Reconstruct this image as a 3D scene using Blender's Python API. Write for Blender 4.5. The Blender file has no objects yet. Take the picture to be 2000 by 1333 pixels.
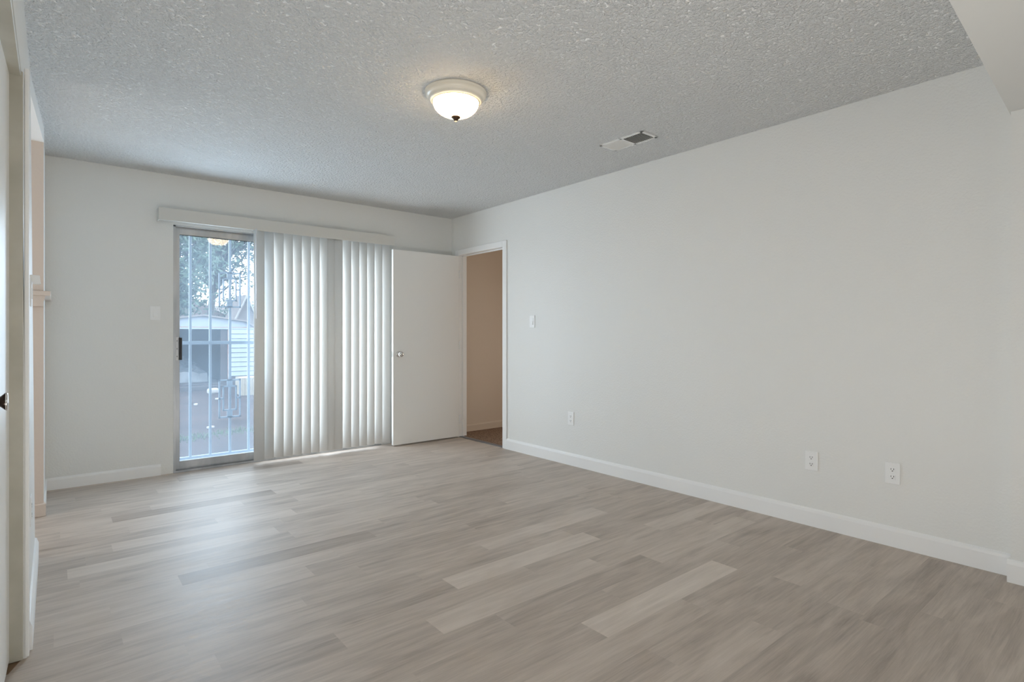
import bpy, bmesh, math, random
from mathutils import Vector, Matrix
random.seed(7)
S = bpy.context.scene
COL = S.collection
PI = math.pi

# ------------------------------------------------------------------ camera
CAM_H, YAW, F_PX, HORIZON = 1.1353, 0.6903, 1084.05, 653.93
cam_d = bpy.data.cameras.new('camera')
cam_d.sensor_width = 36.0
cam_d.lens = 36.0 * F_PX / 2000.0
cam_d.shift_y = -(666.5 - HORIZON) / 2000.0
cam_d.clip_start = 0.02
cam_d.clip_end = 300
cam = bpy.data.objects.new('camera', cam_d)
cam.location = (0, 0, CAM_H)
cam.rotation_euler = (PI / 2, 0, -YAW)
COL.objects.link(cam)
S.camera = cam

# ------------------------------------------------------------------ sky, daylight, fill lamps, exposure
S.view_settings.view_transform = 'Standard'
S.view_settings.look = 'None'
S.view_settings.gamma = 1
S.view_settings.use_curve_mapping = False
S.view_settings.exposure = 0.38
S.cycles.diffuse_bounces = 7
S.cycles.max_bounces = 14
S.cycles.transparent_max_bounces = 24
SKY = 5.5
w = bpy.data.worlds.new('overcast_sky')
S.world = w
w.use_nodes = True
bg = w.node_tree.nodes['Background']
bg.inputs['Color'].default_value = (0.80, 0.91, 1.0, 1)
bg.inputs['Strength'].default_value = SKY


def area(name, loc, rot, sx, sy, power, color, portal=False):
    d = bpy.data.lights.new(name, 'AREA')
    d.shape = 'RECTANGLE'
    d.size, d.size_y = sx, sy
    d.energy = power
    d.color = color
    if portal:
        d.cycles.is_portal = True
    o = bpy.data.objects.new(name, d)
    o.location = loc
    o.rotation_euler = rot
    COL.objects.link(o)
    return o


# the sliding door's opening guides the sky sampling; added fill lamps brighten the room from rear wall, floor and recess
area('slider_daylight_portal', (1.68, 5.46, 1.02), (PI / 2, 0, PI), 1.86, 2.04, 1, (1, 1, 1), True)
P_REAR, P_UP, P_SLIDE, P_BLIND, P_RECESS, P_BULB = 9.0, 23.0, 17.0, 22.0, 6.0, 6.0
area('rear_wall_fill', (0.6, -3.57, 1.35), (PI / 2, 0, 0), 2.6, 1.5, P_REAR, (1.0, 0.97, 0.93))  # added fill at the solid rear wall; no window there
area('floor_up_fill', (0.90, 0.42, 0.05), (PI / 2 + math.radians(62), math.radians(0), math.radians(-38)), 1.1, 0.30, P_UP, (1.0, 0.98, 0.95))  # added upward fill near the floor, below the view, to brighten the ceiling
area('slider_daylight', (1.03, 5.248, 1.28), (PI / 2, 0, PI), 0.46, 1.36, P_SLIDE, (0.60, 0.80, 1.0))
area('blind_side_daylight', (1.98, 5.252, 1.04), (PI / 2, 0, PI), 1.16, 2.0, P_BLIND, (0.84, 0.93, 1.0))
area('recess_fill', (-1.33, 4.1, 1.25), (PI / 2, 0, -PI / 2), 0.8, 1.8, P_RECESS, (1.0, 0.98, 0.96))  # added fill at the solid recess wall, brightening the peach side and soffit


# ------------------------------------------------------------------ materials
def mat(name, color=(0.8, 0.8, 0.8), rough=0.5, metal=0.0, spec=0.5, emit=None):
    m = bpy.data.materials.new(name)
    m.use_nodes = True
    b = m.node_tree.nodes['Principled BSDF']
    b.inputs['Base Color'].default_value = (*color, 1)
    b.inputs['Roughness'].default_value = rough
    b.inputs['Metallic'].default_value = metal
    b.inputs['Specular IOR Level'].default_value = spec
    if emit:
        b.inputs['Emission Color'].default_value = (*emit[0], 1)
        b.inputs['Emission Strength'].default_value = emit[1]
    return m


def N(m, t, **kw):
    n = m.node_tree.nodes.new(t)
    for k, v in kw.items():
        setattr(n, k, v)
    return n


def L(m, a, b):
    m.node_tree.links.new(a, b)


def bump(m, scale, strength, dist, detail=2.0, rough=0.5, sx=(1, 1, 1), ramp=None):
    tc = N(m, 'ShaderNodeTexCoord')
    mp = N(m, 'ShaderNodeMapping')
    mp.inputs['Scale'].default_value = sx
    L(m, tc.outputs['Object'], mp.inputs['Vector'])
    nz = N(m, 'ShaderNodeTexNoise')
    nz.inputs['Scale'].default_value = scale
    nz.inputs['Detail'].default_value = detail
    nz.inputs['Roughness'].default_value = rough
    L(m, mp.outputs['Vector'], nz.inputs['Vector'])
    h = nz.outputs['Fac']
    if ramp:
        r = N(m, 'ShaderNodeMapRange')
        r.inputs['From Min'].default_value, r.inputs['From Max'].default_value = ramp
        L(m, h, r.inputs['Value'])
        h = r.outputs['Result']
    bp = N(m, 'ShaderNodeBump')
    bp.inputs['Strength'].default_value = strength
    bp.inputs['Distance'].default_value = dist
    L(m, h, bp.inputs['Height'])
    L(m, bp.outputs['Normal'], m.node_tree.nodes['Principled BSDF'].inputs['Normal'])
    return h


def mottled(m, c1, c2, scale, detail=4, lo=0.35, hi=0.65, sx=(1, 1, 1)):
    tc = N(m, 'ShaderNodeTexCoord')
    mp = N(m, 'ShaderNodeMapping')
    mp.inputs['Scale'].default_value = sx
    L(m, tc.outputs['Object'], mp.inputs['Vector'])
    nz = N(m, 'ShaderNodeTexNoise')
    nz.inputs['Scale'].default_value = scale
    nz.inputs['Detail'].default_value = detail
    L(m, mp.outputs['Vector'], nz.inputs['Vector'])
    r = N(m, 'ShaderNodeValToRGB')
    r.color_ramp.elements[0].position, r.color_ramp.elements[1].position = lo, hi
    r.color_ramp.elements[0].color = (*c1, 1)
    r.color_ramp.elements[1].color = (*c2, 1)
    L(m, nz.outputs['Fac'], r.inputs['Fac'])
    L(m, r.outputs['Color'], m.node_tree.nodes['Principled BSDF'].inputs['Base Color'])
    return m


M = {}
M['wall'] = mat('wall_paint', (0.80, 0.80, 0.775), 0.48, 0, 0.35)
bump(M['wall'], 85, 0.22, 0.004, 3, 0.55, ramp=(0.40, 0.72))
M['door'] = mat('semigloss_door_paint', (0.82, 0.815, 0.79), 0.34, 0, 0.45)
bump(M['door'], 3, 0.04, 0.01, 2, 0.5)
M['trim'] = mat('trim_paint', (0.875, 0.875, 0.865), 0.35, 0, 0.45)
M['jamb'] = mat('shaded_cream_jamb_paint', (0.62, 0.60, 0.52), 0.4, 0, 0.4)
mottled(M['jamb'], (0.42, 0.40, 0.33), (0.50, 0.48, 0.41), 6)  # the jamb's shade is put into this darker colour
M['ceiling'] = mat('knockdown_ceiling', (0.95, 0.95, 0.935), 0.75, 0, 0.2)
bump(M['ceiling'], 62, 1.0, 0.015, 3.5, 0.62, ramp=(0.38, 0.66))
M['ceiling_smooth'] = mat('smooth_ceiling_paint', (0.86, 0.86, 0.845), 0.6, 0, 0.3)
M['beam'] = mat('dimmed_beam_paint', (0.70, 0.70, 0.675), 0.6, 0, 0.3)  # smooth ceiling paint, darkened to offset the fill lamp's light on the beam
M['peach'] = mat('peach_paint', (0.66, 0.575, 0.51), 0.55, 0, 0.3)
bump(M['peach'], 60, 0.15, 0.004)
M['hallwall'] = mat('hall_dim_warm_paint', (0.66, 0.56, 0.46), 0.6, 0, 0.3)  # off-white paint with the hall's dim warm light put into its colour
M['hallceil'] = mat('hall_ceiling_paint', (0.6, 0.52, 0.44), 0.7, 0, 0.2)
M['plastic'] = mat('white_plate_plastic', (0.87, 0.87, 0.86), 0.28, 0, 0.5)
M['slot'] = mat('socket_slot_dark', (0.02, 0.02, 0.02), 0.6)
M['vent'] = mat('white_vent_enamel', (0.82, 0.82, 0.80), 0.35, 0, 0.5)
M['ventdark'] = mat('duct_dark', (0.03, 0.032, 0.035), 0.8)
M['valance'] = mat('valance_vinyl', (0.66, 0.65, 0.61), 0.42, 0, 0.4)
M['wand'] = mat('clear_wand_plastic', (0.80, 0.80, 0.82), 0.2, 0, 0.5)
M['chrome'] = mat('chrome', (0.75, 0.74, 0.72), 0.12, 1.0)
M['steel'] = mat('strike_steel', (0.35, 0.33, 0.30), 0.35, 1.0)
M['bronze'] = mat('dark_bronze', (0.06, 0.035, 0.02), 0.35, 0.8)
M['brass'] = mat('antique_brass', (0.50, 0.38, 0.22), 0.35, 0.8)
M['knobdark'] = mat('black_brown_knob', (0.03, 0.018, 0.012), 0.25, 0.6)
M['alu'] = mat('mill_aluminium', (0.48, 0.50, 0.52), 0.36, 0.8)
mottled(M['alu'], (0.38, 0.40, 0.42), (0.54, 0.555, 0.57), 9, sx=(1, 1, .25))
M['aludark'] = mat('dark_track_aluminium', (0.25, 0.26, 0.28), 0.5, 0.7)  # darker aluminium for the head track and threshold
M['plate'] = mat('satin_handle_plate', (0.72, 0.73, 0.74), 0.4, 0.3)
M['black'] = mat('black_handle_grip', (0.012, 0.011, 0.012), 0.4)
M['pan'] = mat('cream_lamp_pan', (0.90, 0.84, 0.72), 0.28, 0.0, 0.5)
M['sill'] = mat('pale_concrete', (0.62, 0.62, 0.60), 0.8)
mottled(M['sill'], (0.55, 0.55, 0.53), (0.68, 0.68, 0.66), 12)
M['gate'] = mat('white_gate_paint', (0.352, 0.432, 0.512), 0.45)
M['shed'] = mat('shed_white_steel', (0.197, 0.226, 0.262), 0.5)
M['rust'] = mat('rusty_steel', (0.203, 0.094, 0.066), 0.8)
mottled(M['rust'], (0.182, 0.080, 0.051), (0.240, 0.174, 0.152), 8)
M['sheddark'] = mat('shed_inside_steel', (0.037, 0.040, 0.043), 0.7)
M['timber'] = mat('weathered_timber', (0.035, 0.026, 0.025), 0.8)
mottled(M['timber'], (0.022, 0.017, 0.017), (0.042, 0.032, 0.031), 5, sx=(6, 6, .6))
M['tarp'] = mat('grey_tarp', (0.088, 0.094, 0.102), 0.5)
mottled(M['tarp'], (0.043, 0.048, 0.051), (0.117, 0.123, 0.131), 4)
M['cream'] = mat('cream_steel', (0.248, 0.218, 0.168), 0.5)
M['roof'] = mat('brown_shingles', (0.088, 0.072, 0.069), 0.9)
mottled(M['roof'], (0.080, 0.066, 0.062), (0.109, 0.091, 0.083), 6)
M['roofpink'] = mat('pinkish_shingles', (0.123, 0.098, 0.091), 0.9)
mottled(M['roofpink'], (0.109, 0.088, 0.080), (0.146, 0.112, 0.102), 5)
M['stucco'] = mat('pale_stucco', (0.146, 0.128, 0.120), 0.9)
M['bark'] = mat('bark', (0.043, 0.040, 0.037), 0.9)
M['litter'] = mat('pale_litter', (0.291, 0.277, 0.262), 0.8)
M['grass'] = mat('grass_blades', (0.072, 0.117, 0.051), 0.7)

# leaves: diffuse + translucent
m = mat('leaf', (0.023, 0.041, 0.023), 0.6, 0, 0.3)
mottled(m, (0.022, 0.046, 0.034), (0.055, 0.092, 0.06), 3)
M['leaf'] = m

# ground outside: reddish dirt with leaf litter specks
m = mat('yard_dirt', (0.12, 0.09, 0.08), 0.95, 0, 0.1)
mottled(m, (0.017, 0.0105, 0.0095), (0.046, 0.031, 0.028), 2.2, 8, 0.3, 0.7)
r0 = [n for n in m.node_tree.nodes if n.type == 'VALTORGB'][0]
tc = N(m, 'ShaderNodeTexCoord')
vz = N(m, 'ShaderNodeTexNoise')
vz.inputs['Scale'].default_value = 16
vz.inputs['Detail'].default_value = 3
mpg = N(m, 'ShaderNodeMapping')
mpg.inputs['Scale'].default_value = (1, 0.45, 1)
L(m, tc.outputs['Object'], mpg.inputs['Vector'])
L(m, mpg.outputs['Vector'], vz.inputs['Vector'])
rr = N(m, 'ShaderNodeMapRange')
rr.inputs['From Min'].default_value, rr.inputs['From Max'].default_value = 0.60, 0.72
L(m, vz.outputs['Fac'], rr.inputs['Value'])
mx = N(m, 'ShaderNodeMix', data_type='RGBA')
L(m, rr.outputs['Result'], mx.inputs[0])
L(m, r0.outputs['Color'], mx.inputs[6])
mx.inputs[7].default_value = (0.06, 0.046, 0.044, 1)
L(m, mx.outputs[2], m.node_tree.nodes['Principled BSDF'].inputs['Base Color'])
M['dirt'] = m

# carpet in the hall
m = mat('brown_carpet', (0.24, 0.16, 0.11), 0.95, 0, 0.1)
mottled(m, (0.16, 0.10, 0.065), (0.38, 0.27, 0.20), 90, 2, 0.35, 0.65)
M['carpet'] = m
M['subfloor'] = mat('bare_subfloor', (0.22, 0.14, 0.08), 0.9)

# vinyl of the blind vanes: a little light passes through
m = mat('blind_vinyl', (0.80, 0.80, 0.78), 0.45, 0, 0.4)
b = m.node_tree.nodes['Principled BSDF']
tr = N(m, 'ShaderNodeBsdfTranslucent')
tr.inputs['Color'].default_value = (0.80, 0.82, 0.82, 1)
ms = N(m, 'ShaderNodeMixShader')
ms.inputs['Fac'].default_value = 0.10
L(m, b.outputs[0], ms.inputs[1])
L(m, tr.outputs[0], ms.inputs[2])
L(m, ms.outputs[0], m.node_tree.nodes['Material Output'].inputs['Surface'])
M['vane'] = m

# door glass: clear, with a bluish translucent haze mixed in, and a mirror-like skin
m = bpy.data.materials.new('hazy_glass')
m.use_nodes = True
nt = m.node_tree
nt.nodes.remove(nt.nodes['Principled BSDF'])
tp = N(m, 'ShaderNodeBsdfTransparent')
tp.inputs['Color'].default_value = (0.97, 0.985, 1.0, 1)
tl = N(m, 'ShaderNodeBsdfTranslucent')
tl.inputs['Color'].default_value = (0.62, 0.79, 0.97, 1)
gl = N(m, 'ShaderNodeBsdfGlossy')
gl.inputs['Roughness'].default_value = 0.02
fr = N(m, 'ShaderNodeFresnel')
fr.inputs['IOR'].default_value = 1.5
a1 = N(m, 'ShaderNodeMixShader')
a1.inputs['Fac'].default_value = 0.125
a2 = N(m, 'ShaderNodeMixShader')
L(m, tp.outputs[0], a1.inputs[1])
L(m, tl.outputs[0], a1.inputs[2])
L(m, fr.outputs[0], a2.inputs['Fac'])
L(m, a1.outputs[0], a2.inputs[1])
L(m, gl.outputs[0], a2.inputs[2])
L(m, a2.outputs[0], nt.nodes['Material Output'].inputs['Surface'])
M['glass'] = m

# frosted lamp dome
m = bpy.data.materials.new('frosted_lamp_glass')
m.use_nodes = True
nt = m.node_tree
b = nt.nodes['Principled BSDF']
b.inputs['Base Color'].default_value = (0.80, 0.74, 0.62, 1)
b.inputs['Roughness'].default_value = 0.25
b.inputs['Emission Color'].default_value = (1.0, 0.80, 0.50, 1)
b.inputs['Emission Strength'].default_value = 9.0
tl = N(m, 'ShaderNodeBsdfTranslucent')
tl.inputs['Color'].default_value = (1.0, 0.83, 0.52, 1)
a1 = N(m, 'ShaderNodeMixShader')
a1.inputs['Fac'].default_value = 0.20
L(m, b.outputs[0], a1.inputs[1])
L(m, tl.outputs[0], a1.inputs[2])
L(m, a1.outputs[0], nt.nodes['Material Output'].inputs['Surface'])
M['dome'] = m
M['bulb'] = mat('lit_bulb', (1, 0.9, 0.7), 0.4, 0, 0.3, ((1.0, 0.80, 0.52), 12))

# vinyl plank floor: one tone per plank (face attribute), grain along the plank
m = mat('grey_oak_vinyl_plank', (0.4, 0.36, 0.32), 0.36, 0, 0.52)
nt = m.node_tree
B = nt.nodes['Principled BSDF']
at = N(m, 'ShaderNodeAttribute', attribute_name='plank')
sep = N(m, 'ShaderNodeSeparateColor')
L(m, at.outputs['Color'], sep.inputs[0])
tc = N(m, 'ShaderNodeTexCoord')
off = N(m, 'ShaderNodeVectorMath', operation='SCALE')
off.inputs['Scale'].default_value = 37.0
L(m, at.outputs['Vector'], off.inputs[0])
add = N(m, 'ShaderNodeVectorMath', operation='ADD')
L(m, tc.outputs['Object'], add.inputs[0])
L(m, off.outputs[0], add.inputs[1])


def gnoise(scale_vec, sc, detail, rgh, dist=0.0):
    mp = N(m, 'ShaderNodeMapping')
    mp.inputs['Scale'].default_value = scale_vec
    L(m, add.outputs[0], mp.inputs['Vector'])
    nz = N(m, 'ShaderNodeTexNoise')
    nz.inputs['Scale'].default_value = sc
    nz.inputs['Detail'].default_value = detail
    nz.inputs['Roughness'].default_value = rgh
    nz.inputs['Distortion'].default_value = dist
    L(m, mp.outputs['Vector'], nz.inputs['Vector'])
    return nz.outputs['Fac']


g1 = gnoise((1.0, 14, 1), 3.0, 5, 0.6, 0.6)       # broad streaks
g2 = gnoise((3.0, 90, 1), 3.0, 3, 0.6, 0.2)       # fine pores
g3 = gnoise((0.9, 4.5, 1), 2.2, 3, 0.5, 1.2)      # cloudy patches / cathedral grain


def madd(a, k, c):
    n = N(m, 'ShaderNodeMath', operation='MULTIPLY_ADD')
    L(m, a, n.inputs[0])
    n.inputs[1].default_value = k
    if isinstance(c, float):
        n.inputs[2].default_value = c
    else:
        L(m, c, n.inputs[2])
    return n.outputs[0]


tone = madd(sep.outputs['Red'], 1.0, 0.0)
tone = madd(g1, 0.58, tone)
tone = madd(g2, 0.30, tone)
tone = madd(g3, 0.62, tone)
tone = madd(tone, 1.0, -0.73)
ramp = N(m, 'ShaderNodeValToRGB')
e = ramp.color_ramp.elements
e[0].position, e[0].color = 0.0, (0.295, 0.243, 0.203, 1)
e[1].position, e[1].color = 1.0, (0.75, 0.665, 0.59, 1)
e2 = ramp.color_ramp.elements.new(0.45)
e2.color = (0.545, 0.466, 0.40, 1)
L(m, tone, ramp.inputs['Fac'])
uv = N(m, 'ShaderNodeUVMap', uv_map='plank')
su = N(m, 'ShaderNodeSeparateXYZ')
L(m, uv.outputs[0], su.inputs[0])


def edge(v, wd):
    n1 = N(m, 'ShaderNodeMath', operation='PINGPONG')
    L(m, v, n1.inputs[0])
    n1.inputs[1].default_value = 0.5
    n2 = N(m, 'ShaderNodeMath', operation='LESS_THAN')
    L(m, n1.outputs[0], n2.inputs[0])
    n2.inputs[1].default_value = wd
    return n2.outputs[0]


e_ = N(m, 'ShaderNodeMath', operation='MAXIMUM')
L(m, edge(su.outputs['X'], 0.0012), e_.inputs[0])
L(m, edge(su.outputs['Y'], 0.007), e_.inputs[1])
mx = N(m, 'ShaderNodeMix', data_type='RGBA', blend_type='MULTIPLY')
mxf = N(m, 'ShaderNodeMath', operation='MULTIPLY')
L(m, e_.outputs[0], mxf.inputs[0])
mxf.inputs[1].default_value = 0.45
L(m, mxf.outputs[0], mx.inputs[0])
L(m, ramp.outputs['Color'], mx.inputs[6])
mx.inputs[7].default_value = (0.45, 0.40, 0.36, 1)
L(m, mx.outputs[2], B.inputs['Base Color'])
rg = madd(g1, 0.14, 0.44)
L(m, rg, B.inputs['Roughness'])
bp = N(m, 'ShaderNodeBump')
bp.inputs['Strength'].default_value = 0.18
bp.inputs['Distance'].default_value = 0.004
L(m, madd(g2, 0.5, g1), bp.inputs['Height'])
L(m, bp.outputs['Normal'], B.inputs['Normal'])
M['planks'] = m


# ------------------------------------------------------------------ mesh helpers
class MB:
    """Collects shapes into one mesh, in world coordinates."""

    def __init__(self):
        self.bm = bmesh.new()

    def box(self, a, b, bev=0.0, seg=2, mi=0):
        x0, x1 = sorted((a[0], b[0]))
        y0, y1 = sorted((a[1], b[1]))
        z0, z1 = sorted((a[2], b[2]))
        t = bmesh.new()
        bmesh.ops.create_cube(t, size=1)
        for v in t.verts:
            v.co = Vector(((x0 + x1) / 2 + v.co.x * (x1 - x0), (y0 + y1) / 2 + v.co.y * (y1 - y0), (z0 + z1) / 2 + v.co.z * (z1 - z0)))
        if bev > 0:
            bmesh.ops.bevel(t, geom=list(t.edges), offset=bev, segments=seg, affect='EDGES', profile=0.5)
        return self._take(t, mi)

    def _take(self, t, mi=0, mtx=None):
        me = bpy.data.meshes.new('tmp')
        for f in t.faces:
            f.material_index = mi
        if mtx is not None:
            t.transform(mtx)
        t.to_mesh(me)
        t.free()
        self.bm.from_mesh(me)
        bpy.data.meshes.remove(me)
        return self

    def rbox(self, center, size, rotz=0, bev=0.0, seg=2, mi=0, rot=None):
        t = bmesh.new()
        bmesh.ops.create_cube(t, size=1)
        for v in t.verts:
            v.co = Vector((v.co.x * size[0], v.co.y * size[1], v.co.z * size[2]))
        if bev > 0:
            bmesh.ops.bevel(t, geom=list(t.edges), offset=bev, segments=seg, affect='EDGES', profile=0.5)
        mt = Matrix.Translation(center) @ (rot if rot is not None else Matrix.Rotation(rotz, 4, 'Z'))
        return self._take(t, mi, mt)

    def quad(self, pts, mi=0):
        f = self.bm.faces.new([self.bm.verts.new(p) for p in pts])
        f.material_index = mi
        return f

    def prism(self, prof, axis, a, b, mi=0):
        """prof: list of (u, v); extruded along axis from a to b. axis x: (y,z); y: (x,z); z: (x,y)."""
        def P(u, v, s):
            return {'x': (s, u, v), 'y': (u, s, v), 'z': (u, v, s)}[axis]
        A = [self.bm.verts.new(P(u, v, a)) for u, v in prof]
        Bv = [self.bm.verts.new(P(u, v, b)) for u, v in prof]
        n = len(prof)
        fs = [self.bm.faces.new(A), self.bm.faces.new(Bv[::-1])]
        for i in range(n):
            fs.append(self.bm.faces.new((A[i], Bv[i], Bv[(i + 1) % n], A[(i + 1) % n])))
        for f in fs:
            f.material_index = mi
        return self

    def lathe(self, prof, center, axis='z', n=40, mi=0, cap=True):
        """prof: list of (r, h) along the axis from center."""
        def P(r, h, t):
            c, s = r * math.cos(t), r * math.sin(t)
            o = {'z': (c, s, h), 'y': (c, h, s), 'x': (h, c, s)}[axis]
            return (center[0] + o[0], center[1] + o[1], center[2] + o[2])
        rings = [[self.bm.verts.new(P(max(r, 1e-4), h, 2 * PI * i / n)) for i in range(n)] for r, h in prof]
        for k in range(len(rings) - 1):
            for i in range(n):
                f = self.bm.faces.new((rings[k][i], rings[k][(i + 1) % n], rings[k + 1][(i + 1) % n], rings[k + 1][i]))
                f.smooth = True
                f.material_index = mi
        if cap:
            for rg_ in (rings[0], rings[-1]):
                f = self.bm.faces.new(rg_)
                f.material_index = mi
        return self

    def tube(self, pts, radii, n=8, mi=0):
        pts = [Vector(p) for p in pts]
        rings = []
        for i, p in enumerate(pts):
            d = (pts[min(i + 1, len(pts) - 1)] - pts[max(i - 1, 0)]).normalized()
            u = d.orthogonal().normalized()
            v = d.cross(u)
            rings.append([self.bm.verts.new(p + radii[i] * (u * math.cos(2 * PI * k / n) + v * math.sin(2 * PI * k / n))) for k in range(n)])
        for a in range(len(rings) - 1):
            for k in range(n):
                f = self.bm.faces.new((rings[a][k], rings[a][(k + 1) % n], rings[a + 1][(k + 1) % n], rings[a + 1][k]))
                f.smooth = True
                f.material_index = mi
        self.bm.faces.new(rings[0])
        self.bm.faces.new(rings[-1])
        return self

    def build(self, name, mats, parent=None, origin=None, fix=True):
        if fix:
            bmesh.ops.recalc_face_normals(self.bm, faces=list(self.bm.faces))
        o_ = Vector((0, 0, 0))
        if parent is not None:
            p = parent
            while p is not None:
                o_ += Vector(p.location)
                p = p.parent
        if origin is None:
            origin = Vector((0, 0, 0)) if parent is not None else Vector((0, 0, 0))
        origin = Vector(origin)
        self.bm.transform(Matrix.Translation(-(o_ + origin)))
        me = bpy.data.meshes.new(name)
        self.bm.to_mesh(me)
        self.bm.free()
        for mm in (mats if isinstance(mats, (list, tuple)) else [mats]):
            me.materials.append(mm)
        o = bpy.data.objects.new(name, me)
        o.location = origin
        if parent is not None:
            o.parent = parent
        COL.objects.link(o)
        return o


def tag(o, label, cat=None, group=None, kind=None):
    o['label'] = label
    if cat:
        o['category'] = cat
    if group:
        o['group'] = group
    if kind:
        o['kind'] = kind
    return o


def struct(name, mb, mats, label, cat, parent=None):
    return tag(mb.build(name, mats), label, cat, kind='structure')


def thing(name, label, cat, loc, group=None, kind=None):
    o = bpy.data.objects.new(name, None)
    o.empty_display_size = 0.1
    o.location = loc
    COL.objects.link(o)
    return tag(o, label, cat, group, kind)


# ------------------------------------------------------------------ room shell
XR, YB, H = 3.468, 5.267, 2.44          # right wall, back wall, ceiling
T = 0.10
XP = 3.385                               # the pier at the near end of the right wall
SOF = 2.158                              # soffit height
YR = -3.6                                # rear wall behind the camera
XLR = -2.5                               # left wall of the space behind the camera

# floor of planks running along X, mapped plank by plank
bm = bmesh.new()
colr = bm.loops.layers.float_color.new('plank')
uvl = bm.loops.layers.uv.new('plank')
PITCH, PLEN, Y0 = 0.137, 0.95, 1.10
LIGHT = {2: (1.60, 0.72), 4: (2.33, 0.55), 5: (1.14, 0.58), 6: (2.72, 0.55), 7: (1.39, 0.68), 9: (1.77, 0.60), 11: (0.0, 0.50),
         12: (0.18, 0.44), 16: (0.05, 0.56), 18: (0.24, 0.54), 0: (2.60, 0.45)}
rnd = random.Random(21)
XA, XB = XLR - 0.05, XR + 0.0
for k in range(-36, 31):
    ya, yb = Y0 + k * PITCH, Y0 + (k + 1) * PITCH
    if ya > YB + 0.13 or yb < YR - 0.05:
        continue
    st, tl_ = LIGHT.get(k, (rnd.random() * PLEN, None))
    j0 = math.floor((XA - st) / PLEN)
    x = st + j0 * PLEN
    j = 0
    while x < XB:
        a_, b_ = max(x, XA), min(x + PLEN, XB)
        if b_ > a_:
            tn = rnd.uniform(0.26, 0.42)
            if tl_ is not None and abs(x - st) < 0.01:
                tn = tl_
            r1, r2 = rnd.random(), rnd.random()
            vs = [bm.verts.new((px_, py_, 0)) for px_, py_ in ((a_, ya), (b_, ya), (b_, yb), (a_, yb))]
            f = bm.faces.new(vs)
            us = ((a_ - x) / PLEN, (b_ - x) / PLEN)
            for lp, (u, v) in zip(f.loops, ((us[0], 0), (us[1], 0), (us[1], 1), (us[0], 1))):
                lp[colr] = (tn, r1, r2, 1)
                lp[uvl].uv = (u, v)
        x += PLEN
me = bpy.data.meshes.new('floor')
bm.to_mesh(me)
bm.free()
me.materials.append(M['planks'])
fl = bpy.data.objects.new('floor', me)
COL.objects.link(fl)
tag(fl, 'grey oak vinyl plank floor running the width of the room', 'floor', kind='structure')
mb = MB().box((XLR - .2, YR - .2, -.14), (XR + 2.4, YB + .13, -.004))
struct('floor_subfloor', mb, M['subfloor'], 'bare brown subfloor showing at the closet door gap', 'floor')

mb = MB().box((-0.10, 0.36, H), (XR + .1, YB + .14, H + .12))
struct('ceiling', mb, M['ceiling'], 'white knockdown textured ceiling above the room', 'ceiling')
mb = MB().box((-1.4, 3.58, 2.345), (-0.088, YB + .14, H + .12))
mb.prism([(-0.2, 3.69), (-0.0895, 3.69), (-0.047, 4.56), (-0.2, 4.56)], 'z', 2.342, H)
struct('ceiling_recess', mb, M['ceiling_smooth'], 'smooth lower white ceiling over the recess beside the fireplace', 'ceiling')

# the dropped beam overhead at the near end of the room
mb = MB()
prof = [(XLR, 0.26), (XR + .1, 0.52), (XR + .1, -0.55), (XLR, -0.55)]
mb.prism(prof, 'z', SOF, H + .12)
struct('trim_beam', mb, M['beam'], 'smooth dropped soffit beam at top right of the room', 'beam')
mb = MB().box((XLR - .1, YR - .1, H), (XR + .1, -0.55, H + .12))
struct('ceiling_rear', mb, M['ceiling_smooth'], 'white ceiling of the space behind the camera', 'ceiling')

# right wall with the doorway to the hall
DY0, DY1, DZ = 4.335, 5.118, 2.012
mb = MB().box((XR, 0.44, 0), (XR + T, DY0 - .015, H)).box((XR, DY1 + .015, 0), (XR + T, YB + .14, H)).box((XR, DY0 - .015, DZ + .015), (XR + T, DY1 + .015, H))
struct('wall_right', mb, M['wall'], 'long plain white wall on the right side of the room', 'wall')
mb = MB().box((XP, YR - .1, 0), (XR + T, 0.506, SOF + .01))
struct('wall_pier', mb, M['wall'], 'white wall pier stepping forward at the right edge', 'wall')

# back wall with the sliding door opening
SX0, SX1, SZ1 = 0.755, 2.600, 2.035
mb = MB().box((-1.4, YB, 0), (SX0, YB + .14, H)).box((SX1, YB, 0), (XR + T, YB + .14, H)).box((SX0, YB, SZ1), (SX1, YB + .14, H))
struct('wall_back', mb, M['wall'], 'white back wall around the sliding glass door', 'wall')

# left wall: leans a little, with the closet opening
CY0, CY1, CZ = 1.0, 2.585, 2.05
def xl(z):
    return -0.072 - 0.018 * z / H
mb = MB()
def leanbox(y0, y1, z0, z1):
    mb.prism([(xl(z0), z0), (xl(z1), z1), (-0.2, z1), (-0.2, z0)], 'y', y0, y1)
leanbox(CY1, 3.70, 0, H)
leanbox(0.30, CY0, 0, H)
leanbox(CY0, CY1, CZ, H)
struct('wall_left', mb, M['wall'], 'narrow white wall at the far left holding the closet door', 'wall')
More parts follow.
